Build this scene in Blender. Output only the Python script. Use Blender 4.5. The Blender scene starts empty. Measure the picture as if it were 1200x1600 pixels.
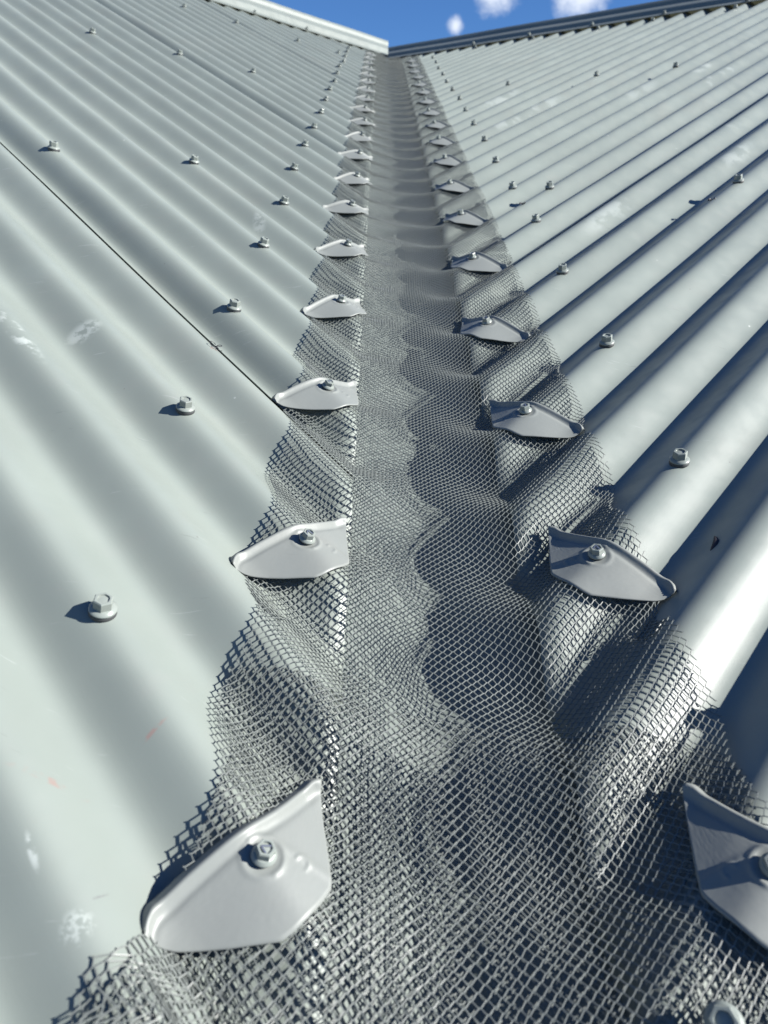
import bpy, math, random
import numpy as np
from mathutils import Matrix, Vector

# ------------------------------------------------------------------ camera, sky, sun, exposure
sc = bpy.context.scene
COL = sc.collection
rng = np.random.default_rng(7)
random.seed(7)

cam_d = bpy.data.cameras.new('camera')
cam = bpy.data.objects.new('camera', cam_d)
COL.objects.link(cam)
sc.camera = cam
cam_d.sensor_fit = 'VERTICAL'
cam_d.sensor_height = 36.0
cam_d.lens = 1104.58 / 1600 * 36.0
cam_d.clip_start = 0.01
cam_d.clip_end = 2000
Fv = Vector((0.038288, 0.930929, -0.363188))
Rv = Vector((0.998246, -0.019209, 0.056001))
Uv = Vector((-0.045157, 0.364695, 0.930031))
cm = Matrix((Rv, Uv, -Fv)).transposed().to_4x4()
cm.translation = Vector((-0.055022, 0.0, 0.359861))
cam.matrix_world = cm
cam_d.dof.use_dof = True
cam_d.dof.focus_distance = 0.58
cam_d.dof.aperture_fstop = 11.0

SUN_AZ, SUN_EL = math.radians(101), math.radians(33)   # clockwise from +Y
world = bpy.data.worlds.new('World')
sc.world = world
world.use_nodes = True
wn, wl = world.node_tree.nodes, world.node_tree.links
bg = wn['Background']
sky = wn.new('ShaderNodeTexSky')
sky.sky_type = 'NISHITA'
sky.sun_disc = False
sky.sun_elevation = SUN_EL
sky.sun_rotation = SUN_AZ
sky.air_density = 1.0
sky.dust_density = 0.0
sky.ozone_density = 5.0
SKY = 0.05
# white clouds of the sky: fixed directions in the sky, broken up by noise
geo = wn.new('ShaderNodeTexCoord')
noi = wn.new('ShaderNodeTexNoise')
noi.inputs['Scale'].default_value = 26
noi.inputs['Detail'].default_value = 7
noi.inputs['Roughness'].default_value = 0.62
wl.new(geo.outputs['Generated'], noi.inputs['Vector'])
acc = None
CLOUDS = [((0.128, 0.955, 0.269), 0.045, 0.95), ((0.089, 0.9687, 0.2318), 0.020, 0.85),
          ((0.222, 0.938, 0.268), 0.052, 1.0), ((0.33, 0.90, 0.30), 0.09, 0.9)]
for d, r, s in CLOUDS:
    d = Vector(d).normalized()
    sub = wn.new('ShaderNodeVectorMath'); sub.operation = 'DISTANCE'
    wl.new(geo.outputs['Generated'], sub.inputs[0]); sub.inputs[1].default_value = d
    mr = wn.new('ShaderNodeMapRange'); mr.clamp = True
    mr.inputs['From Min'].default_value = 0; mr.inputs['From Max'].default_value = r
    mr.inputs['To Min'].default_value = s; mr.inputs['To Max'].default_value = 0
    wl.new(sub.outputs['Value'], mr.inputs['Value'])
    if acc is None:
        acc = mr.outputs[0]
    else:
        mx = wn.new('ShaderNodeMath'); mx.operation = 'MAXIMUM'
        wl.new(acc, mx.inputs[0]); wl.new(mr.outputs[0], mx.inputs[1]); acc = mx.outputs[0]
ad = wn.new('ShaderNodeMath'); ad.operation = 'ADD'
wl.new(acc, ad.inputs[0]); wl.new(noi.outputs['Fac'], ad.inputs[1])
cr = wn.new('ShaderNodeMapRange'); cr.clamp = True; cr.interpolation_type = 'SMOOTHSTEP'
cr.inputs['From Min'].default_value = 0.80; cr.inputs['From Max'].default_value = 1.30
wl.new(ad.outputs[0], cr.inputs['Value'])
mixc = wn.new('ShaderNodeMixRGB')
mixc.inputs['Color2'].default_value = (6.6, 7.2, 8.3, 1)
wl.new(cr.outputs[0], mixc.inputs['Fac'])
tint = wn.new('ShaderNodeMixRGB'); tint.blend_type = 'MULTIPLY'; tint.inputs['Fac'].default_value = 1
tint.inputs['Color2'].default_value = (0.48, 0.70, 0.98, 1)
wl.new(sky.outputs[0], tint.inputs['Color1'])
wl.new(tint.outputs[0], mixc.inputs['Color1'])
wl.new(mixc.outputs[0], bg.inputs['Color'])
bg.inputs['Strength'].default_value = SKY

sun_d = bpy.data.lights.new('sun', 'SUN')
sun_d.energy = 5.0
sun_d.angle = math.radians(0.53)
sun_d.color = (1.0, 0.975, 0.925)
sun = bpy.data.objects.new('sun', sun_d)
COL.objects.link(sun)
sdir = Vector((math.sin(SUN_AZ) * math.cos(SUN_EL), math.cos(SUN_AZ) * math.cos(SUN_EL), math.sin(SUN_EL)))
sun.rotation_euler = sdir.to_track_quat('Z', 'Y').to_euler()
sun.location = sdir * 20

sc.view_settings.view_transform = 'Standard'
sc.view_settings.look = 'None'
sc.view_settings.exposure = 1.38
sc.view_settings.gamma = 1.0

# ------------------------------------------------------------------ roof geometry
S2 = math.sqrt(0.5)
TH = 0.38285
K = math.tan(TH)
CT, ST = math.cos(TH), math.sin(TH)
P = 0.0762                        # corrugation pitch
AMP = 0.0092
U0 = {'L': 0.1108, 'R': 0.2349}
E_ = {'L': (S2, S2), 'R': (-S2, S2)}      # across the corrugations, away from the camera
G_ = {'L': (-S2, S2), 'R': (S2, S2)}      # up the slope
CUT = {'L': -0.059, 'R': 0.065}
DR = {'L': 3.20, 'R': 3.08}


def hcorr(m):
    return -AMP * (1 - (np.cos(2 * np.pi * m) + 0.02 * np.cos(6 * np.pi * m)) / 1.02)


def P3(side, u, v, h=0.0):
    e, g = E_[side], G_[side]
    return np.stack([u * e[0] + v * g[0], u * e[1] + v * g[1], K * v + h + 0 * u], -1)


def vcut(side, u, x):
    return (x - u * E_[side][0]) / G_[side][0]


def frame(side):
    """rotation of things sitting on a slope: Y up the slope, Z along the normal"""
    g = G_[side]
    Y = Vector((g[0] * CT, g[1] * CT, ST))
    Z = Vector((-g[0] * ST, -g[1] * ST, CT))
    X = Y.cross(Z)
    return Matrix((X, Y, Z)).transposed()


# ------------------------------------------------------------------ object helpers
def mesh_obj(name, V, Fq, mats, parent=None, loc=None, smooth=True, solid=None, mat_idx=None):
    V = np.asarray(V, dtype=np.float32).reshape(-1, 3)
    me = bpy.data.meshes.new(name)
    if isinstance(Fq, np.ndarray):
        n = len(Fq); k = Fq.shape[1]
        me.vertices.add(len(V)); me.vertices.foreach_set('co', V.ravel())
        me.loops.add(n * k); me.loops.foreach_set('vertex_index', Fq.astype(np.int32).ravel())
        me.polygons.add(n)
        me.polygons.foreach_set('loop_start', np.arange(0, n * k, k, dtype=np.int32))
        me.polygons.foreach_set('loop_total', np.full(n, k, dtype=np.int32))
        me.update(calc_edges=True)
    else:
        me.from_pydata([tuple(map(float, v)) for v in V], [], Fq); me.update()
    if isinstance(smooth, bool):
        me.polygons.foreach_set('use_smooth', np.full(len(me.polygons), smooth))
    else:
        me.polygons.foreach_set('use_smooth', np.array(smooth, dtype=bool))
    for m in (mats if isinstance(mats, (list, tuple)) else [mats]):
        me.materials.append(m)
    o = bpy.data.objects.new(name, me)
    COL.objects.link(o)
    if parent is not None:
        o.parent = parent
    if loc is not None:
        o.location = loc
    if solid:
        md = o.modifiers.new('thickness', 'SOLIDIFY'); md.thickness = solid; md.offset = -1
    return o


def grid_faces(a, b):
    i, j = np.meshgrid(np.arange(a - 1), np.arange(b - 1), indexing='ij')
    q = (i * b + j).ravel()
    return np.stack([q, q + b, q + b + 1, q + 1], -1)


def tag(o, label=None, cat=None, group=None, kind=None):
    if label: o['label'] = label
    if cat: o['category'] = cat
    if group: o['group'] = group
    if kind: o['kind'] = kind
    return o


def empty(name, M):
    o = bpy.data.objects.new(name, None)
    COL.objects.link(o)
    o.empty_display_size = 0.02
    o.matrix_world = M
    return o


def copy_tree(o, parent=None):
    c = o.copy(); COL.objects.link(c)
    if parent is not None:
        c.parent = parent
    for ch in list(o.children):
        copy_tree(ch, c)
    return c


# ------------------------------------------------------------------ materials
def principled(name, col, rough, metal=0.0, spec=0.38):
    m = bpy.data.materials.new(name); m.use_nodes = True
    b = m.node_tree.nodes['Principled BSDF']
    b.inputs['Base Color'].default_value = (*col, 1)
    b.inputs['Roughness'].default_value = rough
    b.inputs['Metallic'].default_value = metal
    b.inputs['Specular IOR Level'].default_value = spec
    return m


def nd(m, t, **kw):
    n = m.node_tree.nodes.new(t)
    for k, v in kw.items():
        setattr(n, k, v)
    return n


def paint(name, col, rough, marks=(), speck=True, bump=0.00006, vary=0.05, coat=0.0):
    m = principled(name, col, rough)
    N, L = m.node_tree.nodes, m.node_tree.links
    b = N['Principled BSDF']
    gm = N.new('ShaderNodeNewGeometry')
    pos = gm.outputs['Position']

    def noise(scale, detail=4, ro=0.55, vec=pos):
        n = N.new('ShaderNodeTexNoise'); n.inputs['Scale'].default_value = scale
        n.inputs['Detail'].default_value = detail; n.inputs['Roughness'].default_value = ro
        L.new(vec, n.inputs['Vector']); return n.outputs['Fac']

    def mrange(src, a, c, lo=0., hi=1., smooth=True):
        r = N.new('ShaderNodeMapRange'); r.clamp = True
        if smooth: r.interpolation_type = 'SMOOTHSTEP'
        r.inputs['From Min'].default_value = a; r.inputs['From Max'].default_value = c
        r.inputs['To Min'].default_value = lo; r.inputs['To Max'].default_value = hi
        L.new(src, r.inputs['Value']); return r.outputs[0]

    def mix(fac, c1, c2):
        x = N.new('ShaderNodeMixRGB')
        if isinstance(fac, float): x.inputs['Fac'].default_value = fac
        else: L.new(fac, x.inputs['Fac'])
        for i, c in ((1, c1), (2, c2)):
            if isinstance(c, tuple): x.inputs[i].default_value = (*c, 1)
            else: L.new(c, x.inputs[i])
        return x.outputs[0]

    def mul(a, c):
        x = N.new('ShaderNodeMath'); x.operation = 'MULTIPLY'
        for i, s in ((0, a), (1, c)):
            if isinstance(s, float): x.inputs[i].default_value = s
            else: L.new(s, x.inputs[i])
        return x.outputs[0]
    c = mix(mrange(noise(6.0), .35, .7), tuple(x * (1 - vary) for x in col), tuple(min(1, x * (1 + vary)) for x in col))
    # dusty water film, very faint
    c = mix(mul(mrange(noise(28.0, 6, .65), .52, .75), 0.16), c, (0.20, 0.20, 0.19))
    mpx = N.new('ShaderNodeMapping'); mpx.inputs['Rotation'].default_value = (0.3, 0.2, 0.6); mpx.inputs['Scale'].default_value = (26, 520, 60)
    L.new(pos, mpx.inputs['Vector'])
    c = mix(mul(mul(mrange(noise(1.0, 3, .5, mpx.outputs[0]), .66, .72), mrange(noise(19.0), .52, .62)), 0.35), c, (0.30, 0.32, 0.31))
    mpy = N.new('ShaderNodeMapping'); mpy.inputs['Rotation'].default_value = (-0.2, 0.5, -1.1); mpy.inputs['Scale'].default_value = (40, 700, 80)
    L.new(pos, mpy.inputs['Vector'])
    c = mix(mul(mul(mrange(noise(1.0, 3, .5, mpy.outputs[0]), .68, .73), mrange(noise(13.0), .52, .62)), 0.3), c, (0.07, 0.075, 0.07))
    # patches of dried dust
    c = mix(mul(mrange(noise(3.1, 8, .7), .50, .72), 0.22), c, (0.19, 0.185, 0.16))
    if speck:
        vo = N.new('ShaderNodeTexVoronoi'); vo.inputs['Scale'].default_value = 42; vo.inputs['Randomness'].default_value = 1
        L.new(pos, vo.inputs['Vector'])
        dots = mrange(vo.outputs['Distance'], .022, .034, 1., 0.)
        keep = mrange(noise(17.0), .54, .57)
        c = mix(mul(mul(dots, keep), 0.75), c, (0.10, 0.095, 0.085))
        vo2 = N.new('ShaderNodeTexVoronoi'); vo2.inputs['Scale'].default_value = 26; L.new(pos, vo2.inputs['Vector'])
        c = mix(mul(mul(mrange(vo2.outputs['Distance'], .02, .035, 1., 0.), mrange(noise(9.), .5, .55)), .7), c, (0.45, 0.47, 0.45))
    for (p, size, ang, colr, strength, nsc) in marks:
        mp = N.new('ShaderNodeMapping'); mp.vector_type = 'TEXTURE'
        mp.inputs['Location'].default_value = p
        mp.inputs['Rotation'].default_value = (0, 0, ang)
        mp.inputs['Scale'].default_value = (size[0], size[1], 1.0)
        L.new(pos, mp.inputs['Vector'])
        ln = N.new('ShaderNodeVectorMath'); ln.operation = 'LENGTH'; 
        sp = N.new('ShaderNodeSeparateXYZ'); cb = N.new('ShaderNodeCombineXYZ')
        L.new(mp.outputs[0], sp.inputs[0]); L.new(sp.outputs[0], cb.inputs[0]); L.new(sp.outputs[1], cb.inputs[1])
        L.new(cb.outputs[0], ln.inputs[0])
        fall = mrange(ln.outputs['Value'], .35, 1., 1., 0.)
        nn = mrange(noise(nsc, 5, .6), .44, .58)
        c = mix(mul(mul(fall, nn), strength), c, colr)
    L.new(c, b.inputs['Base Color'])
    L.new(mrange(noise(35.0, 5, .6), .3, .75, rough - .05, rough + .09), b.inputs['Roughness'])
    bp = N.new('ShaderNodeBump'); bp.inputs['Strength'].default_value = 0.35; bp.inputs['Distance'].default_value = bump
    L.new(noise(900.0, 2, .5), bp.inputs['Height'])
    bp2 = N.new('ShaderNodeBump'); bp2.inputs['Strength'].default_value = 0.5; bp2.inputs['Distance'].default_value = 0.0006
    L.new(noise(14.0, 2, .5), bp2.inputs['Height']); L.new(bp.outputs[0], bp2.inputs['Normal'])
    L.new(bp2.outputs[0], b.inputs['Normal'])
    b.inputs['Coat Weight'].default_value = coat
    b.inputs['Coat Roughness'].default_value = 0.2
    return m


WH, RD = (0.34, 0.37, 0.35), (0.24, 0.12, 0.105)
A_L, A_R = math.radians(135), math.radians(45)
MARKS_L = [((-0.198, 0.689, 0), (0.007, 0.004), 1.2, RD, 0.6, 200.), ((-0.128, 0.410, 0), (0.0016, 0.0016), 0, RD, 0.8, 20.),
           ((-0.187, 0.258, 0), (0.022, 0.0030), 0.12, RD, 0.5, 90.), ((-0.153, 0.292, 0), (0.011, 0.0015), 0.8, RD, 0.5, 120.),
           ((-0.340, 0.603, 0), (0.050, 0.009), A_L, WH, 0.8, 60.), ((-0.307, 0.655, 0), (0.020, 0.013), 0.6, WH, 0.6, 90.),
           ((-0.157, 0.201, 0), (0.0085, 0.0075), 0, WH, 0.6, 330.), ((-0.183, 0.224, 0), (0.010, 0.0022), 2.2, WH, 0.8, 200.),
           ((-0.153, 0.214, 0), (0.006, 0.0007), 0.9, (0.12, 0.12, 0.12), 0.6, 300.),
           ((-0.214, 1.104, 0), (0.012, 0.03), 0.2, WH, 0.45, 80.)]
MARKS_R = [((0.304, 1.155, 0), (0.085, 0.022), A_R, WH, 0.41, 32.), ((0.767, 2.06, 0), (0.075, 0.016), A_R, WH, 0.45, 26.),
           ((0.788, 1.961, 0), (0.055, 0.014), A_R, WH, 0.45, 26.), ((0.723, 1.892, 0), (0.012, 0.05), -0.3, WH, 0.45, 26.),
           ((0.282, 2.013, 0), (0.12, 0.03), A_R, WH, 0.41, 20.), ((0.376, 2.094, 0), (0.10, 0.03), A_R, WH, 0.36, 20.),
           ((0.544, 1.293, 0), (0.07, 0.02), A_R, WH, 0.36, 34.), ((0.58, 1.458, 0), (0.04, 0.012), 0.3, WH, 0.32, 40.),
           ((0.594, 1.988, 0), (0.10, 0.025), A_R, WH, 0.27, 22.), ((0.304, 2.343, 0), (0.12, 0.03), A_R, WH, 0.36, 20.)]
ROOF = (0.178, 0.202, 0.184)
M_roofL = paint('roof_paint_left', ROOF, 0.41, MARKS_L)
M_roofR = paint('roof_paint_right', ROOF, 0.41, MARKS_R)
M_tray = paint('tray_paint', (0.172, 0.195, 0.180), 0.36)
M_cap = paint('cap_paint', (0.155, 0.174, 0.160), 0.40, speck=False)
M_clip = paint('clip_paint', (0.168, 0.180, 0.170), 0.46, speck=False, bump=0.00003, vary=0.03)
M_screw = paint('screw_paint', (0.19, 0.212, 0.195), 0.30, speck=False, vary=0.08)
M_rubber = principled('washer_rubber', (0.045, 0.048, 0.05), 0.6)
M_mesh = principled('mesh_coating', (0.128, 0.140, 0.132), 0.46, 0.0)
M_dark = principled('dark_swarf', (0.03, 0.03, 0.035), 0.4)
M_steel = principled('scratched_steel', (0.55, 0.56, 0.57), 0.28, 0.9)
M_seed = principled('dry_seed', (0.035, 0.028, 0.03), 0.7)
M_ground = paint('ground_soil', (0.16, 0.15, 0.09), 0.9, speck=False, vary=0.3)

# ------------------------------------------------------------------ ground far below the roof
gs = 600.0
gV = [(-gs, -gs, -3.2), (gs, -gs, -3.2), (gs, gs, -3.2), (-gs, gs, -3.2)]
tag(mesh_obj('ground', gV, [(0, 1, 2, 3)], M_ground, smooth=False), kind='structure')


# ------------------------------------------------------------------ roof sheets
def crest_profile(m, m_first, side):
    # the pan under each lap sits a little deeper
    k = 0.0068 if side == 'L' else 0.0008
    return (hcorr(m) - k * np.exp(-((m - (m_first + 0.27)) / 0.19) ** 2)
            - (k + 0.0012) * np.exp(-((m - (m_first + 10.27)) / 0.20) ** 2))


def roof_sheet(side, m0, m1, label):
    """one corrugated sheet from crest index m0 to m1 (ten pitches), laps over the next one"""
    top = DR[side] - 0.065
    a, b = m0 + 0.07, m1 + 0.62
    # leave out whatever lies beyond the valley's top
    um = (top - (CUT[side] - 0) / G_[side][0]) * 1.0
    ms = np.arange(a, b + 1e-6, 1 / 22.)
    u = U0[side] + ms * P
    vc = vcut(side, u, CUT[side]) + rng.normal(0, 0.0004, len(u))
    keep = vc < top - 0.02
    ms, u, vc = ms[keep], u[keep], vc[keep]
    if len(u) < 3:
        return None
    ns = 40
    t = np.linspace(0, 1, ns) ** 1.3
    vv = vc[:, None] + (top - vc)[:, None] * t[None]
    uu = np.repeat(u[:, None], ns, 1)
    mm = np.repeat(ms[:, None], ns, 1)
    lap = 0.0011 * np.clip((a + 1.0 - mm) / 0.7, 0, 1) + 0.0018 * np.exp(-((mm - a) / 0.05) ** 2)
    wob = 0.0005 * np.sin(vv * 5.1 + 1) * np.sin(mm * 0.7) + 0.0004 * np.sin(vv * 13 + mm * 2.2)
    h = (crest_profile(mm, m0, side) + lap + wob) / CT
    V = P3(side, uu, vv, h).reshape(-1, 3)
    org = P3(side, np.array([u.mean()]), np.array([vc.mean()]))[0]
    F = grid_faces(len(u), ns)
    if side == 'R':
        F = F[:, ::-1]
    o = mesh_obj('roof_sheet', V - org, F, M_roofL if side == 'L' else M_roofR, loc=org, solid=0.0006)
    tag(o, label, 'roof sheet', 'corrugated roof sheets')
    o['_rng'] = 0
    del o['_rng']
    return o, org


words = {('L', -16.7): 'pale grey corrugated sheet on left slope, lowest, mostly behind the camera',
         ('L', -6.7): 'pale grey corrugated sheet nearest on left slope, with pink pencil marks and wire curl',
         ('L', 3.3): 'second corrugated sheet up the left slope, beyond the first dark lap line',
         ('L', 13.3): 'third corrugated sheet up the left slope, beyond the second dark lap line',
         ('L', 23.3): 'fourth corrugated sheet up the left slope, narrowing towards the pale ridge cap',
         ('L', 33.3): 'smallest corrugated sheet on left slope, wedged between mesh top and pale ridge cap',
         ('R', -14.7): 'pale grey corrugated sheet on right slope, lowest, mostly behind the camera',
         ('R', -4.7): 'nearest corrugated sheet on right slope, with dark blue shaded troughs and dark seed',
         ('R', 5.3): 'second corrugated sheet up the right slope, scuffed with white smears',
         ('R', 15.3): 'third corrugated sheet up the right slope, below the shaded ridge cap',
         ('R', 25.3): 'smallest corrugated sheet on right slope, between mesh top and shaded ridge cap'}
SHEETS = []
for (side, m0), lab in words.items():
    r = roof_sheet(side, m0, m0 + 10, lab)
    if r:
        SHEETS.append((side, m0, r[0], r[1]))


def sheet_at(side, m):
    best = None
    for s, m0, o, org in SHEETS:
        if s == side and m0 - .3 <= m < m0 + 10 - .3 + .0001:
            best = (o, org)
    return best


# ------------------------------------------------------------------ screws
def hexr(a, R):
    k = (a + math.pi / 6) % (math.pi / 3) - math.pi / 6
    return R * math.cos(math.pi / 6) / math.cos(k)


def screw_data(fl=0.0078, hx=0.0052, ht=0.0102, base=0.0019):
    n = 36
    ang = [2 * math.pi * i / n + math.pi / 6 for i in range(n)]
    rings = [('c', fl * .96, base), ('c', fl, base + .0005), ('c', fl * .985, base + .0010), ('c', fl * .86, base + .0016), ('c', hx * 1.12, base + .0023),
             ('h', hx, base + .0026), ('h', hx, ht - .0007), ('h', hx * .90, ht), ('m', hx * .70, ht), ('c', hx * .62, ht - .0011), ('c', hx * .2, ht - .0009)]
    V = []
    for k, r, z in rings:
        for a in ang:
            rr = r if k == 'c' else (hexr(a - math.pi / 6 + math.pi / 6, r / math.cos(math.pi / 6) * .93) if k == 'h' else .5 * r + .5 * hexr(a, r))
            V.append((rr * math.cos(a), rr * math.sin(a), z))
    Fs, sm = [], []
    for i in range(len(rings) - 1):
        for j in range(n):
            j2 = (j + 1) % n
            Fs.append((i * n + j, i * n + j2, (i + 1) * n + j2, (i + 1) * n + j)); sm.append(i < 4)
    Fs.append(tuple(range((len(rings) - 1) * n, len(rings) * n))); sm.append(False)
    Fs.append(tuple(range(n))[::-1]); sm.append(False)
    return V, Fs, sm


def washer_data(r=0.0075, h=0.0020):
    n = 32
    V = []
    for rr, z in ((r * .9, -.0016), (r, -.0008), (r, h * .6), (r * .93, h)):
        V += [(rr * math.cos(2 * math.pi * i / n), rr * math.sin(2 * math.pi * i / n), z) for i in range(n)]
    Fs = [(i * n + j, i * n + (j + 1) % n, (i + 1) * n + (j + 1) % n, (i + 1) * n + j) for i in range(3) for j in range(n)]
    Fs.append(tuple(range(3 * n, 4 * n)))
    return V, Fs


def make_screw(small=False):
    if small:
        V, Fs, sm = screw_data(0.0060, 0.0043, 0.0072, 0.0007)
    else:
        V, Fs, sm = screw_data()
    s = mesh_obj('screw', V, Fs, M_screw, smooth=sm)
    W, WF = washer_data(0.0052 if small else 0.0076, 0.0009 if small else 0.0021)
    w = mesh_obj('washer', W, WF, M_rubber)
    w.parent = s
    return s


screw_proto = make_screw()
first_used = [False]


def place_screw(side, m, v, dz=0.0):
    mi = round(m)
    sh = sheet_at(side, mi)
    if sh is None:
        return
    o = screw_proto if not first_used[0] else copy_tree(screw_proto)
    first_used[0] = True
    o.parent = sh[0]
    pos = P3(side, np.array([U0[side] + mi * P]), np.array([v]), 0.0)[0]
    fr = frame(side) @ Matrix.Rotation(random.uniform(0, 1.05), 3, 'Z') @ Matrix.Rotation(math.radians(random.uniform(-5, 5)), 3, 'X') @ Matrix.Rotation(math.radians(random.uniform(-4, 4)), 3, 'Y')
    M = fr.to_4x4()
    M.translation = Vector(pos - sh[1])
    o.matrix_local = M


AX = {'L': -0.1948, 'R': 0.1997}
for side in 'LR':
    for n in range(-1, 18):
        u = U0[side] + 2 * n * P
        v = vcut(side, u, AX[side] + random.uniform(-.004, .004))
        if v < DR[side] - .2:
            place_screw(side, 2 * n, v)
for m, v in [(4, 1.10), (7, 1.121), (10, 1.892), (13, 1.892), (16, 1.892), (7, 1.892), (23, 2.715), (27, 2.715), (20, 2.715), (30, 2.715), (17, 2.715), (0, 1.11), (-4, 1.11)]:
    place_screw('L', m, v)
for m, v in [(7, 1.126), (3, 1.151), (10, 2.025), (13, 2.025), (17, 2.03), (6, 2.025), (13, 2.905), (17, 2.91), (20, 2.915), (24, 2.915), (28, 2.915), (10, 2.905), (-1, 1.15)]:
    place_screw('R', m, v)

# ------------------------------------------------------------------ valley tray under the mesh
xs = np.concatenate([np.linspace(-0.19, -0.012, 12), np.linspace(-0.009, 0.009, 9), np.linspace(0.012, 0.20, 12)])
ys = np.linspace(-0.35, 4.34, 90)
X, Y = np.meshgrid(xs, ys, indexing='ij')
Z = K * S2 * (np.sqrt(X ** 2 + 0.010 ** 2) - 0.0055 + Y) - 0.0350 + 0.0006 * np.sin(Y * 7 + X * 9) + 0.0004 * np.sin(Y * 23 - X * 30)
V = np.stack([X, Y, Z], -1).reshape(-1, 3)
o = mesh_obj('valley_tray', V - np.array([0, 0.3, 0.08]), grid_faces(len(xs), len(ys))[:, ::-1], M_tray, loc=(0, 0.3, 0.08), solid=0.0007)
tag(o, 'pale folded metal valley gutter under the mesh, half in scalloped shadow', 'gutter')


# ------------------------------------------------------------------ woven drape of the gutter mesh
def smooth(x):
    x = np.clip(x, 0, 1)
    return x * x * (3 - 2 * x)


CLIP_PER = 0.102


def clip_H(u):
    # folded over the crest: two nearly flat wings, the inner one a little higher
    t = np.sqrt(u ** 2 + 0.0085 ** 2) - 0.0085
    return -(0.395 - 0.095 * smooth(u / 0.02)) * t + 0.0036 + 0.0012 * smooth((np.abs(u) - 0.036) / 0.016)


BX = {'L': {0: -.0907, 1: -.0889, 2: -.0895, 3: -.0872, 4: -.0877, 5: -.0879, 6: -.0849, 7: -.0856, 8: -.0846, 9: -.0829},
      'R': {-1: .143, 0: .1133, 1: .0979, 2: .0874, 3: .0947, 4: .0989, 5: .0972, 6: .1034, 7: .105, 8: .108}}
SH = {('L', 0): -.0076, ('L', 1): -.006, ('L', 2): -.003, ('R', -1): -.027, ('R', 0): -.004, ('R', 1): -.003}
CLIPS = []
for _s in 'LR':
    for _n in range(0 if _s == 'L' else -1, 19):
        _u = U0[_s] + 2 * _n * P
        _x = BX[_s].get(_n, (-.084 if _s == 'L' else .105) + random.uniform(-.003, .003))
        _v = vcut(_s, _u, _x)
        if _v > DR[_s] - 0.17:
            continue
        _d = SH.get((_s, _n), 0) * S2
        _k = (.003, -.006) if (_s, _n) == ('R', -1) else (0, 0)
        CLIPS.append((_s, _n, _u + _d + _k[0] + random.uniform(-.0015, .0015), _v + _d + _k[1]))


def pin_under_clips(x, y, z):
    """the clips press the mesh down on the sheets"""
    z = z.copy()
    for s_, n_, cu, cv in CLIPS:
        e, g = E_[s_], G_[s_]
        yc = cu * e[1] + cv * g[1]
        sel = (np.abs(y - yc) < 0.09) & ((x < 0) if s_ == 'L' else (x > 0))
        if not sel.any():
            continue
        xx, yy = x[sel], y[sel]
        du = xx * e[0] + yy * e[1] - cu
        v = xx * g[0] + yy * g[1]
        w = (v - cv) / CT
        zc = K * v + (clip_H(du) + 0.0018 - 0.0022) / CT
        f = smooth((np.abs(xx) - abs(CUT[s_]) + 0.010) / 0.016) * smooth((0.064 - np.abs(du)) / 0.012) * smooth((w + 0.046) / 0.012) * smooth((0.030 - w) / 0.012)
        zz = z[sel]
        z[sel] = zz + f * (np.minimum(zz, zc) - zz)
    return z


def drape(x, y, amp=1.0):
    cl, cR = CUT['L'], CUT['R']
    base = K * S2 * (np.sqrt(x ** 2 + 0.032 ** 2) + y) + 0.0012
    mL = ((x + y) * S2 - U0['L']) / P
    mR = ((-x + y) * S2 - U0['R']) / P + 2
    mLc = ((cl + y) * S2 - U0['L']) / P
    mRc = ((-cR + y) * S2 - U0['R']) / P + 2
    w = (x - cl) / (cR - cl)
    wc = smooth(w)
    mid = mLc * (1 - wc) + mRc * wc
    m = np.where(x < cl, mL, np.where(x > cR, mR, mid))
    inner = smooth(1 - np.abs(2 * np.clip(w, 0, 1) - 1))
    A = amp * AMP * (0.80 - (0.72 - 0.42 * smooth((y - 0.8) / 0.9)) * inner) * (0.5 + 0.5 * smooth((y - 0.20) / 0.15))
    nse = 0.0011 * np.sin(y * 31 + x * 40) * np.sin(y * 17 - 2) + 0.0009 * np.sin(y * 57 + 1.3 + 25 * x)
    ripple = A * (1 - np.cos(2 * np.pi * m))
    # pinched flat under the clips (every second crest), freer on the crests in between
    lift = 0.0012 * (0.5 - 0.5 * np.cos(np.pi * m)) * (np.cos(2 * np.pi * m) > -2)
    edge = smooth((np.abs(x) - 0.10) / 0.05)
    z = base - ripple / CT + nse * (0.5 - 0.3 * inner) + lift + 0.0012 * edge * np.sin(y * 75 + 3 * np.sign(x))
    z = pin_under_clips(x, y, z)
    return z


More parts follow.
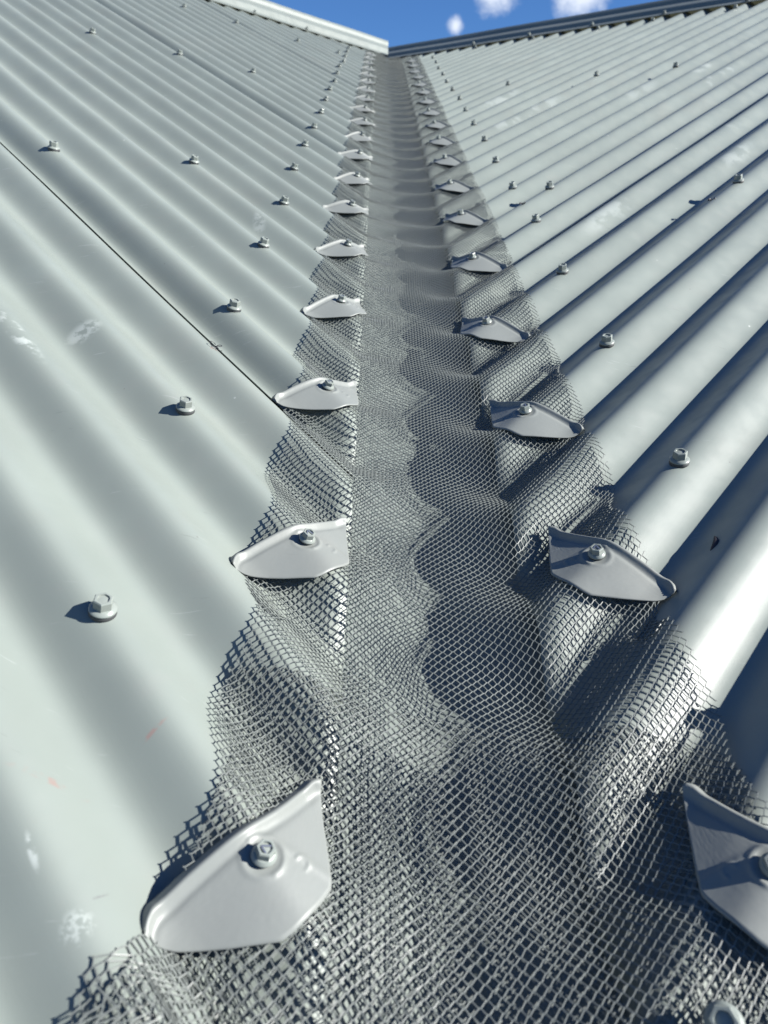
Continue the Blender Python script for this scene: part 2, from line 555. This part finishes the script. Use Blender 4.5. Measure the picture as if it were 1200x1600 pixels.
def gutter_mesh(y0, y1, wl, wr, amp, dz, LW, SW, skew, rot, sw, dep, org, widen=0.045):
    wl0 = wl; wl = wl + widen
    """expanded metal: diamonds LW wide (across the valley) and SW long, every strand a small bar"""
    # cross-section arc length -> x, in rows along y
    ny = int((y1 - y0) / (SW * 0.5 * math.cos(math.atan(K * S2)))) + 1
    nx = int((wl + wr) / (LW * 0.5)) + 1
    yr = y0 + np.arange(ny) * SW * 0.5 * math.cos(math.atan(K * S2))
    xf = np.linspace(-0.19, 0.20, 260)
    XX, YY = np.meshgrid(xf, yr, indexing='ij')
    ZZ = drape(XX, YY, amp)
    ds = np.sqrt(np.diff(XX, axis=0) ** 2 + np.diff(ZZ, axis=0) ** 2)
    arc = np.concatenate([np.zeros((1, ny)), np.cumsum(ds, 0)])
    i0 = int(np.argmin(np.abs(xf)))
    arc = arc - arc[i0]
    a = (np.arange(nx) - round(wl / (LW * .5))) * LW * 0.5
    NX = np.empty((nx, ny))
    for j in range(ny):
        mL_ = ((-0.118 + yr[j]) * S2 - U0['L']) / P
        mR_ = ((-0.150 + yr[j]) * S2 - U0['R']) / P
        pull = np.where(a < 0, 0.0036 * (1 + math.cos(2 * math.pi * mL_)), -0.0025 * (1 + math.cos(2 * math.pi * mR_))) * (a / 0.13) ** 2
        NX[:, j] = np.interp(a + pull + 0.0012 * math.sin(yr[j] * 11) + 0.0007 * math.sin(yr[j] * 37), arc[:, j], xf)
    NY = yr[None] + skew * NX + rot * NX * NX + 0.0007 * np.sin(NX * 60 + yr[None] * 21) + 0.0007 * np.sin(NX * 18 + yr[None] * 9)
    NX = NX + rng.normal(0, 0.00010, NX.shape); NY = NY + rng.normal(0, 0.00010, NY.shape)
    def zf(x, y):
        z = drape(x, y, amp) + dz
        for s_ in 'LR':
            e, g = E_[s_], G_[s_]
            u = x * e[0] + y * e[1]
            sz = K * (x * g[0] + y * g[1]) + hcorr((u - U0[s_]) / P) / CT + 0.0010
            on = (x < CUT[s_] + .001) if s_ == 'L' else (x > CUT[s_] - .001)
            z = np.where(on, np.maximum(z, sz), z)
        return z
    NZ = zf(NX, NY) + rng.normal(0, 0.00012, NX.shape)
    e = 0.0006
    nxv = -(zf(NX + e, NY) - zf(NX - e, NY)) / (2 * e)
    nyv = -(zf(NX, NY + e) - zf(NX, NY - e)) / (2 * e)
    NN = np.stack([nxv, nyv, np.ones_like(nxv)], -1)
    NN /= np.linalg.norm(NN, axis=-1, keepdims=True)
    NP = np.stack([NX, NY, NZ], -1)
    I, J = np.meshgrid(np.arange(nx), np.arange(ny), indexing='ij')
    par = (I + J) % 2 == 0
    left_ok = np.ones_like(par)
    # ragged snipped edges: some strands missing at both sides
    bars_a, bars_b, nrm, wd, dp = [], [], [], [], []
    alongx = np.zeros_like(NP); alongx[1:-1] = NP[2:] - NP[:-2]; alongx[0] = NP[1] - NP[0]; alongx[-1] = NP[-1] - NP[-2]
    alongx /= np.linalg.norm(alongx, axis=-1, keepdims=True)
    bond = LW * 0.065
    tiltv = np.array([0, -0.42, 0.0])
    for dj in (1, -1):
        ok = par[:-1].copy()
        if dj == 1:
            A_i, A_j = np.nonzero(ok & (J[:-1] < ny - 1))
        else:
            A_i, A_j = np.nonzero(ok & (J[:-1] > 0))
        Bi, Bj = A_i + 1, A_j + dj
        wlim = wl0 + widen * smooth((0.212 - yr[A_j]) / 0.035)
        outm = a[A_i] < -wlim
        edge_cut = outm | ((A_i == 0) | (Bi == nx - 1)) & (rng.random(len(A_i)) < 0.12)
        A_i, A_j, Bi, Bj = A_i[~edge_cut], A_j[~edge_cut], Bi[~edge_cut], Bj[~edge_cut]
        pa = NP[A_i, A_j] + alongx[A_i, A_j] * bond
        pb = NP[Bi, Bj] - alongx[Bi, Bj] * bond
        n_ = NN[A_i, A_j] + tiltv
        bars_a.append(pa); bars_b.append(pb); nrm.append(n_)
        wd.append(np.full(len(pa), sw)); dp.append(np.full(len(pa), dep))
    bi, bj = np.nonzero(par & (a[:, None] >= -(wl0 + widen * smooth((0.212 - yr[None]) / 0.035))))
    bl = rng.random(len(bi)) * .1 + 1.0
    bars_a.append(NP[bi, bj] - alongx[bi, bj] * (bond * 1.12 * bl)[:, None]); bars_b.append(NP[bi, bj] + alongx[bi, bj] * (bond * 1.12 * bl)[:, None])
    nrm.append(NN[bi, bj] + tiltv * .5); wd.append(np.full(len(bi), sw * 1.35)); dp.append(np.full(len(bi), dep * 0.8))
    A = np.concatenate(bars_a); B = np.concatenate(bars_b); Nn = np.concatenate(nrm); W = np.concatenate(wd); D = np.concatenate(dp)
    d = B - A; d /= np.linalg.norm(d, axis=1, keepdims=True)
    s = np.cross(d, Nn); s /= np.linalg.norm(s, axis=1, keepdims=True)
    n2 = np.cross(s, d)
    hs = s * (W / 2)[:, None]; hn = n2 * (D / 2)[:, None]
    q = [A - hs - hn, A + hs - hn, A + hs + hn, A - hs + hn, B - hs - hn, B + hs - hn, B + hs + hn, B - hs + hn]
    V = np.stack(q, 1).reshape(-1, 3)
    k = np.arange(len(A))[:, None] * 8
    F = np.concatenate([k + np.array([[0, 1, 5, 4]]), k + np.array([[1, 2, 6, 5]]), k + np.array([[2, 3, 7, 6]]), k + np.array([[3, 0, 4, 7]])])
    org = np.array(org)
    return mesh_obj('gutter_mesh', V - org, F, M_mesh, loc=org, smooth=False)


MESH_GROUP = 'lengths of gutter mesh over the valley'
tag(gutter_mesh(0.10, 4.36, 0.129, 0.160, 1.0, 0.0004, 0.0066, 0.0055, 0.06, 0.30, 0.00046, 0.00070, (0, .3, .1)),
    'long silvery diamond mesh over the valley, running up to the ridge', 'gutter mesh', MESH_GROUP)
tag(gutter_mesh(-0.10, 0.335, 0.126, 0.155, 0.95, -0.0042, 0.0066, 0.0055, -0.16, -0.2, 0.00050, 0.0006, (0, .1, .05)),
    'short second layer of diamond mesh showing beneath the first at the bottom', 'gutter mesh', MESH_GROUP)


# ------------------------------------------------------------------ saddle clips
def clip_plate(seed, mirror):
    r = np.random.default_rng(seed)
    uo = np.array([-53, -50, -46, -30, -14, -8, 0, 10, 18, 26, 38, 46, 50.]) * 1e-3
    wb = np.array([5.5, -1.5, -6.5, -20, -32.0, -32.6, -32.2, -31, -29, -19, -2.5, 8.5, 14.0]) * 1e-3
    wt = np.array([11, 14.5, 17, 18.2, 18.6, 18.6, 18.4, 18.2, 18.2, 18.8, 20.2, 21.0, 19.5]) * 1e-3
    nu, nw = 97, 60
    u = np.linspace(-0.053, 0.050, nu)
    b = np.interp(u, uo, wb); t = np.interp(u, uo, wt)
    # slightly eased corners
    ker = np.array([1, 2, 1.]) / 4
    b[1:-1] = np.convolve(b, ker, 'valid'); t[1:-1] = np.convolve(t, ker, 'valid')
    s = np.linspace(0, 1, nw)
    s = s ** 0.75
    U = np.repeat(u[:, None], nw, 1)
    Wd = b[:, None] + (t - b)[:, None] * s[None]
    H = clip_H(U)
    dt = t[:, None] - Wd                                   # distance below the rolled edge
    bead = 0.0022 * np.exp(-((dt - 0.0046) / 0.0023) ** 2)
    side = np.clip((U + .053) / .004, 0, 1)
    roll = -0.0034 * np.clip((0.0036 - dt) / 0.0036, 0, 1) ** 1.6
    flo = smooth((-U - 0.040) / 0.013); fli = smooth((U - 0.038) / 0.012)
    near = np.exp(-(dt / 0.013) ** 2)
    fl = 0.0034 * flo * near + 0.0036 * fli * near
    groove = -0.0006 * np.exp(-((dt - 0.0098) / 0.0018) ** 2)
    rr = np.hypot(U, Wd)
    ring = 0.0009 * np.exp(-((rr - 0.0095) / 0.0013) ** 2) * (0.55 + 0.45 * np.sign(U) * 0 + .45 * (U > -0.002)) - 0.0010 * np.exp(-(rr / 0.0075) ** 4)
    r2 = np.hypot(U - 0.013, Wd + 0.0125)
    emb = 0.00055 * np.exp(-((r2 - 0.0034) / 0.0008) ** 2) * (U > 0.0115)
    fold = 0.0007 * np.exp(-((U - 0.010 + 0.45 * Wd) / 0.0022) ** 2) * smooth((0.004 - Wd) / .01) * smooth((U - .004) / .006)
    Zz = H + bead + roll + fl + groove + ring + emb + fold + r.normal(0, 0.00002, U.shape)
    Zz += 0.0007 * np.sin(U * 70 + seed) * np.sin(Wd * 90 + seed * 2)
    X_ = -U if mirror else U
    V = np.stack([X_, Wd, Zz], -1).reshape(-1, 3)
    F = grid_faces(nu, nw)
    if mirror:
        F = F[:, ::-1]
    return V, F


def make_clip(side, seed):
    root = empty('saddle_clip', Matrix.Identity(4))
    V, F = clip_plate(seed, side == 'R')
    mesh_obj('plate', V, F, M_clip, parent=root, solid=0.0006)
    s = make_screw(True)
    s.parent = root
    M = (Matrix.Rotation(math.radians(random.uniform(-7, 7)), 4, 'X') @ Matrix.Rotation(random.uniform(0, 1), 4, 'Z'))
    M.translation = Vector((0, 0, 0.0034))
    s.matrix_local = M
    # burred drive mark across the head
    bw = []
    for a, b2 in (((-.0026, -.0004), (.0004, .0024)), ((.0004, .0024), (.0012, -.0022))):
        bw.append((a, b2))
    V2, F2 = [], []
    for a, b2 in bw:
        dx, dy = b2[0] - a[0], b2[1] - a[1]; l = math.hypot(dx, dy); nx_, ny_ = -dy / l * .0004, dx / l * .0004
        k = len(V2)
        for z in (.0058, .0071):
            V2 += [(a[0] - nx_, a[1] - ny_, z), (b2[0] - nx_, b2[1] - ny_, z), (b2[0] + nx_, b2[1] + ny_, z), (a[0] + nx_, a[1] + ny_, z)]
        F2 += [(k + 4, k + 5, k + 6, k + 7), (k, k + 1, k + 5, k + 4), (k + 1, k + 2, k + 6, k + 5), (k + 2, k + 3, k + 7, k + 6), (k + 3, k, k + 4, k + 7)]
    mesh_obj('drive_burr', V2, F2, M_steel, parent=s, smooth=False)
    return root


protos = {('L', i): make_clip('L', i + 1) for i in range(3)}
protos.update({('R', i): make_clip('R', i + 5) for i in range(3)})
used = set()
ORD = 'nearest,second,third,fourth,fifth,sixth,seventh,eighth,ninth,tenth,eleventh,twelfth,thirteenth,fourteenth,fifteenth,sixteenth,seventeenth,eighteenth,nineteenth'.split(',')
ROT = {('L', 0): 2, ('L', 1): -3, ('R', 0): -2, ('R', 1): 3, ('R', -1): -4}
cnt, last = 0, 'L'
for side, n, cu, cv in CLIPS:
    if True:
        if side != last:
            cnt, last = 0, side
        key = (side, (n + 3) % 3)
        c = protos[key] if key not in used else copy_tree(protos[key])
        used.add(key)
        pos = P3(side, np.array([cu]), np.array([cv]), 0.0018 + (0.0012 if (side, n) == ('R', -1) else 0))[0]
        rz = ROT.get((side, n), random.uniform(-7, 7))
        M = (frame(side) @ Matrix.Rotation(math.radians(rz), 3, 'Z') @ Matrix.Rotation(math.radians(random.uniform(-2, 2)), 3, 'X')).to_4x4()
        M.translation = Vector(pos)
        c.matrix_world = M
        sd = 'left' if side == 'L' else 'right'
        if cnt == 0:
            lab = ('large pale saddle clip nearest the camera, at the lower left of the mesh' if side == 'L'
                   else 'pale saddle clip cut off by the lower right edge of the picture')
        else:
            lab = f'pale grey saddle clip, {ORD[cnt]} from the nearest in the row along the {sd} edge'
        tag(c, lab, 'clip', 'saddle clips pinning the mesh edges')
        cnt += 1

# a lone screw through the mesh at the bottom right
ls = make_screw(True)
ls.name = 'loose_screw'
MM = (frame('R') @ Matrix.Rotation(math.radians(14), 3, 'X')).to_4x4()
MM.translation = Vector((0.096, 0.180, 0.0775 + 0.006))
ls.matrix_world = MM
ls.scale = (1.25, 1.25, 1.25)
tag(ls, 'blurred silver screw standing alone in the mesh at the bottom right', 'screw')


# ------------------------------------------------------------------ ridge caps
def ridge_cap(side, label):
    D = DR[side]
    prof = [(-.098, .0035), (-.094, .0050), (-.080, .0070), (-.074, .0095), (-.062, .030), (-.055, .034), (-.030, .040),
            (-.024, .044), (-.018, .058), (-.008, .066), (.004, .067), (.014, .062), (.020, .050), (.026, .044), (.078, .010), (.165, .0035)]
    hs = 0.92 if side == 'L' else 0.66
    prof = [(d, h * (hs if h > .008 else 1)) for d, h in prof]
    nu = 60
    V = []
    u_end = -2.6
    t = np.linspace(0, 1, nu)
    rows = []
    for d, h in prof:
        v = D + d
        ue = v                                           # mitred above the valley
        u = ue + (u_end - ue) * t
        z = K * (D - abs(d)) + h + 0.0006 * np.sin(u * 9)
        e, g = E_[side], G_[side]
        x = u * e[0] + v * g[0]; y = u * e[1] + v * g[1]
        rows.append(np.stack([x, y, z + 0 * u], -1))
    V = np.stack(rows, 0)
    org = V[8, 0].copy()
    F = grid_faces(len(prof), nu)
    if side == 'L':
        F = F[:, ::-1]
    o = mesh_obj('ridge_cap', V.reshape(-1, 3) - org, F, M_cap, loc=org, smooth=False, solid=0.0008)
    tag(o, label, 'ridge cap', 'ridge caps')
    for i in range(1, 9):
        u = D - .32 - i * 4 * P
        u = U0[side] + round((u - U0[side]) / P) * P
        s = copy_tree(screw_proto, o)
        pos = P3(side, np.array([u]), np.array([D - .087]), 0.0072)[0]
        M = frame(side).to_4x4(); M.translation = Vector(pos - org)
        s.matrix_local = M
    return o


ridge_cap('L', 'bright pale metal ridge cap along the top of the left slope')
ridge_cap('R', 'dark shaded metal ridge cap against the sky above the right slope')


# ------------------------------------------------------------------ bits lying on the roof
def tube(pts, r, n=6):
    V, Fs = [], []
    pts = [Vector(p) for p in pts]
    for i, p in enumerate(pts):
        d = (pts[min(i + 1, len(pts) - 1)] - pts[max(i - 1, 0)]).normalized()
        a = d.orthogonal().normalized(); b = d.cross(a)
        rr = r[i] if isinstance(r, (list, tuple)) else r
        V += [tuple(p + (a * math.cos(2 * math.pi * k / n) + b * math.sin(2 * math.pi * k / n)) * rr) for k in range(n)]
    for i in range(len(pts) - 1):
        for k in range(n):
            Fs.append((i * n + k, i * n + (k + 1) % n, (i + 1) * n + (k + 1) % n, (i + 1) * n + k))
    Fs.append(tuple(range(n))[::-1]); Fs.append(tuple(range((len(pts) - 1) * n, len(pts) * n)))
    return V, Fs


def on_roof(side, m, v, h=0.0):
    pos = P3(side, np.array([U0[side] + m * P]), np.array([v]), float(hcorr(np.array(m))) / CT + h)[0]
    M = frame(side).to_4x4(); M.translation = Vector(pos); return M


pts = [(.0075 * math.cos(t * 1.0) * (1 - t / 34) * .55 + t * .0004 - .004, .004 * math.sin(t) - .0003 * t, .0012 + .0024 * (1 + math.sin(t * .7))) for t in np.linspace(0, 17, 80)]
V, Fs = tube(pts, .00035)
o = mesh_obj('metal_swarf', V, Fs, M_dark); o.matrix_world = on_roof('L', 3.15, 0.632)
tag(o, 'small dark curl of drill swarf lying on the left slope by the lap', 'swarf')
pts = [(0, 0, .002), (.001, .002, .0026), (.002, .006, .003), (.002, .010, .0032), (.001, .014, .003), (.0, .018, .0024), (-.001, .023, .0016)]
V, Fs = tube(pts, [.0004, .0013, .0022, .0023, .0016, .0007, .0003], 10)
V = [(a, -b, max(c * .8, .0002)) for a, b, c in V]
o = mesh_obj('seed_husk', V, Fs, M_seed); o.matrix_world = on_roof('R', -.70, 0.463) @ Matrix.Rotation(math.radians(15), 4, 'Z')
tag(o, 'dark curled seed husk lying on the right slope near the edge', 'seed')
for (m, v, lab) in ((7.0, 1.042, 'small dark metal shaving on the right slope, closer to the mesh'),
                    (3.1, 1.075, 'small dark metal shaving on the right slope, near the picture edge')):
    pts = [(t * .010, .002 * math.sin(t * 5), .0022 + .0012 * math.sin(t * 7)) for t in np.linspace(0, 1, 12)]
    V, Fs = tube(pts, .0013)
    o = mesh_obj('metal_shaving', V, Fs, M_dark); o.matrix_world = on_roof('R', m, v) @ Matrix.Rotation(math.radians(70), 4, 'Z')
    tag(o, lab, 'swarf', 'dark shavings on the right slope')
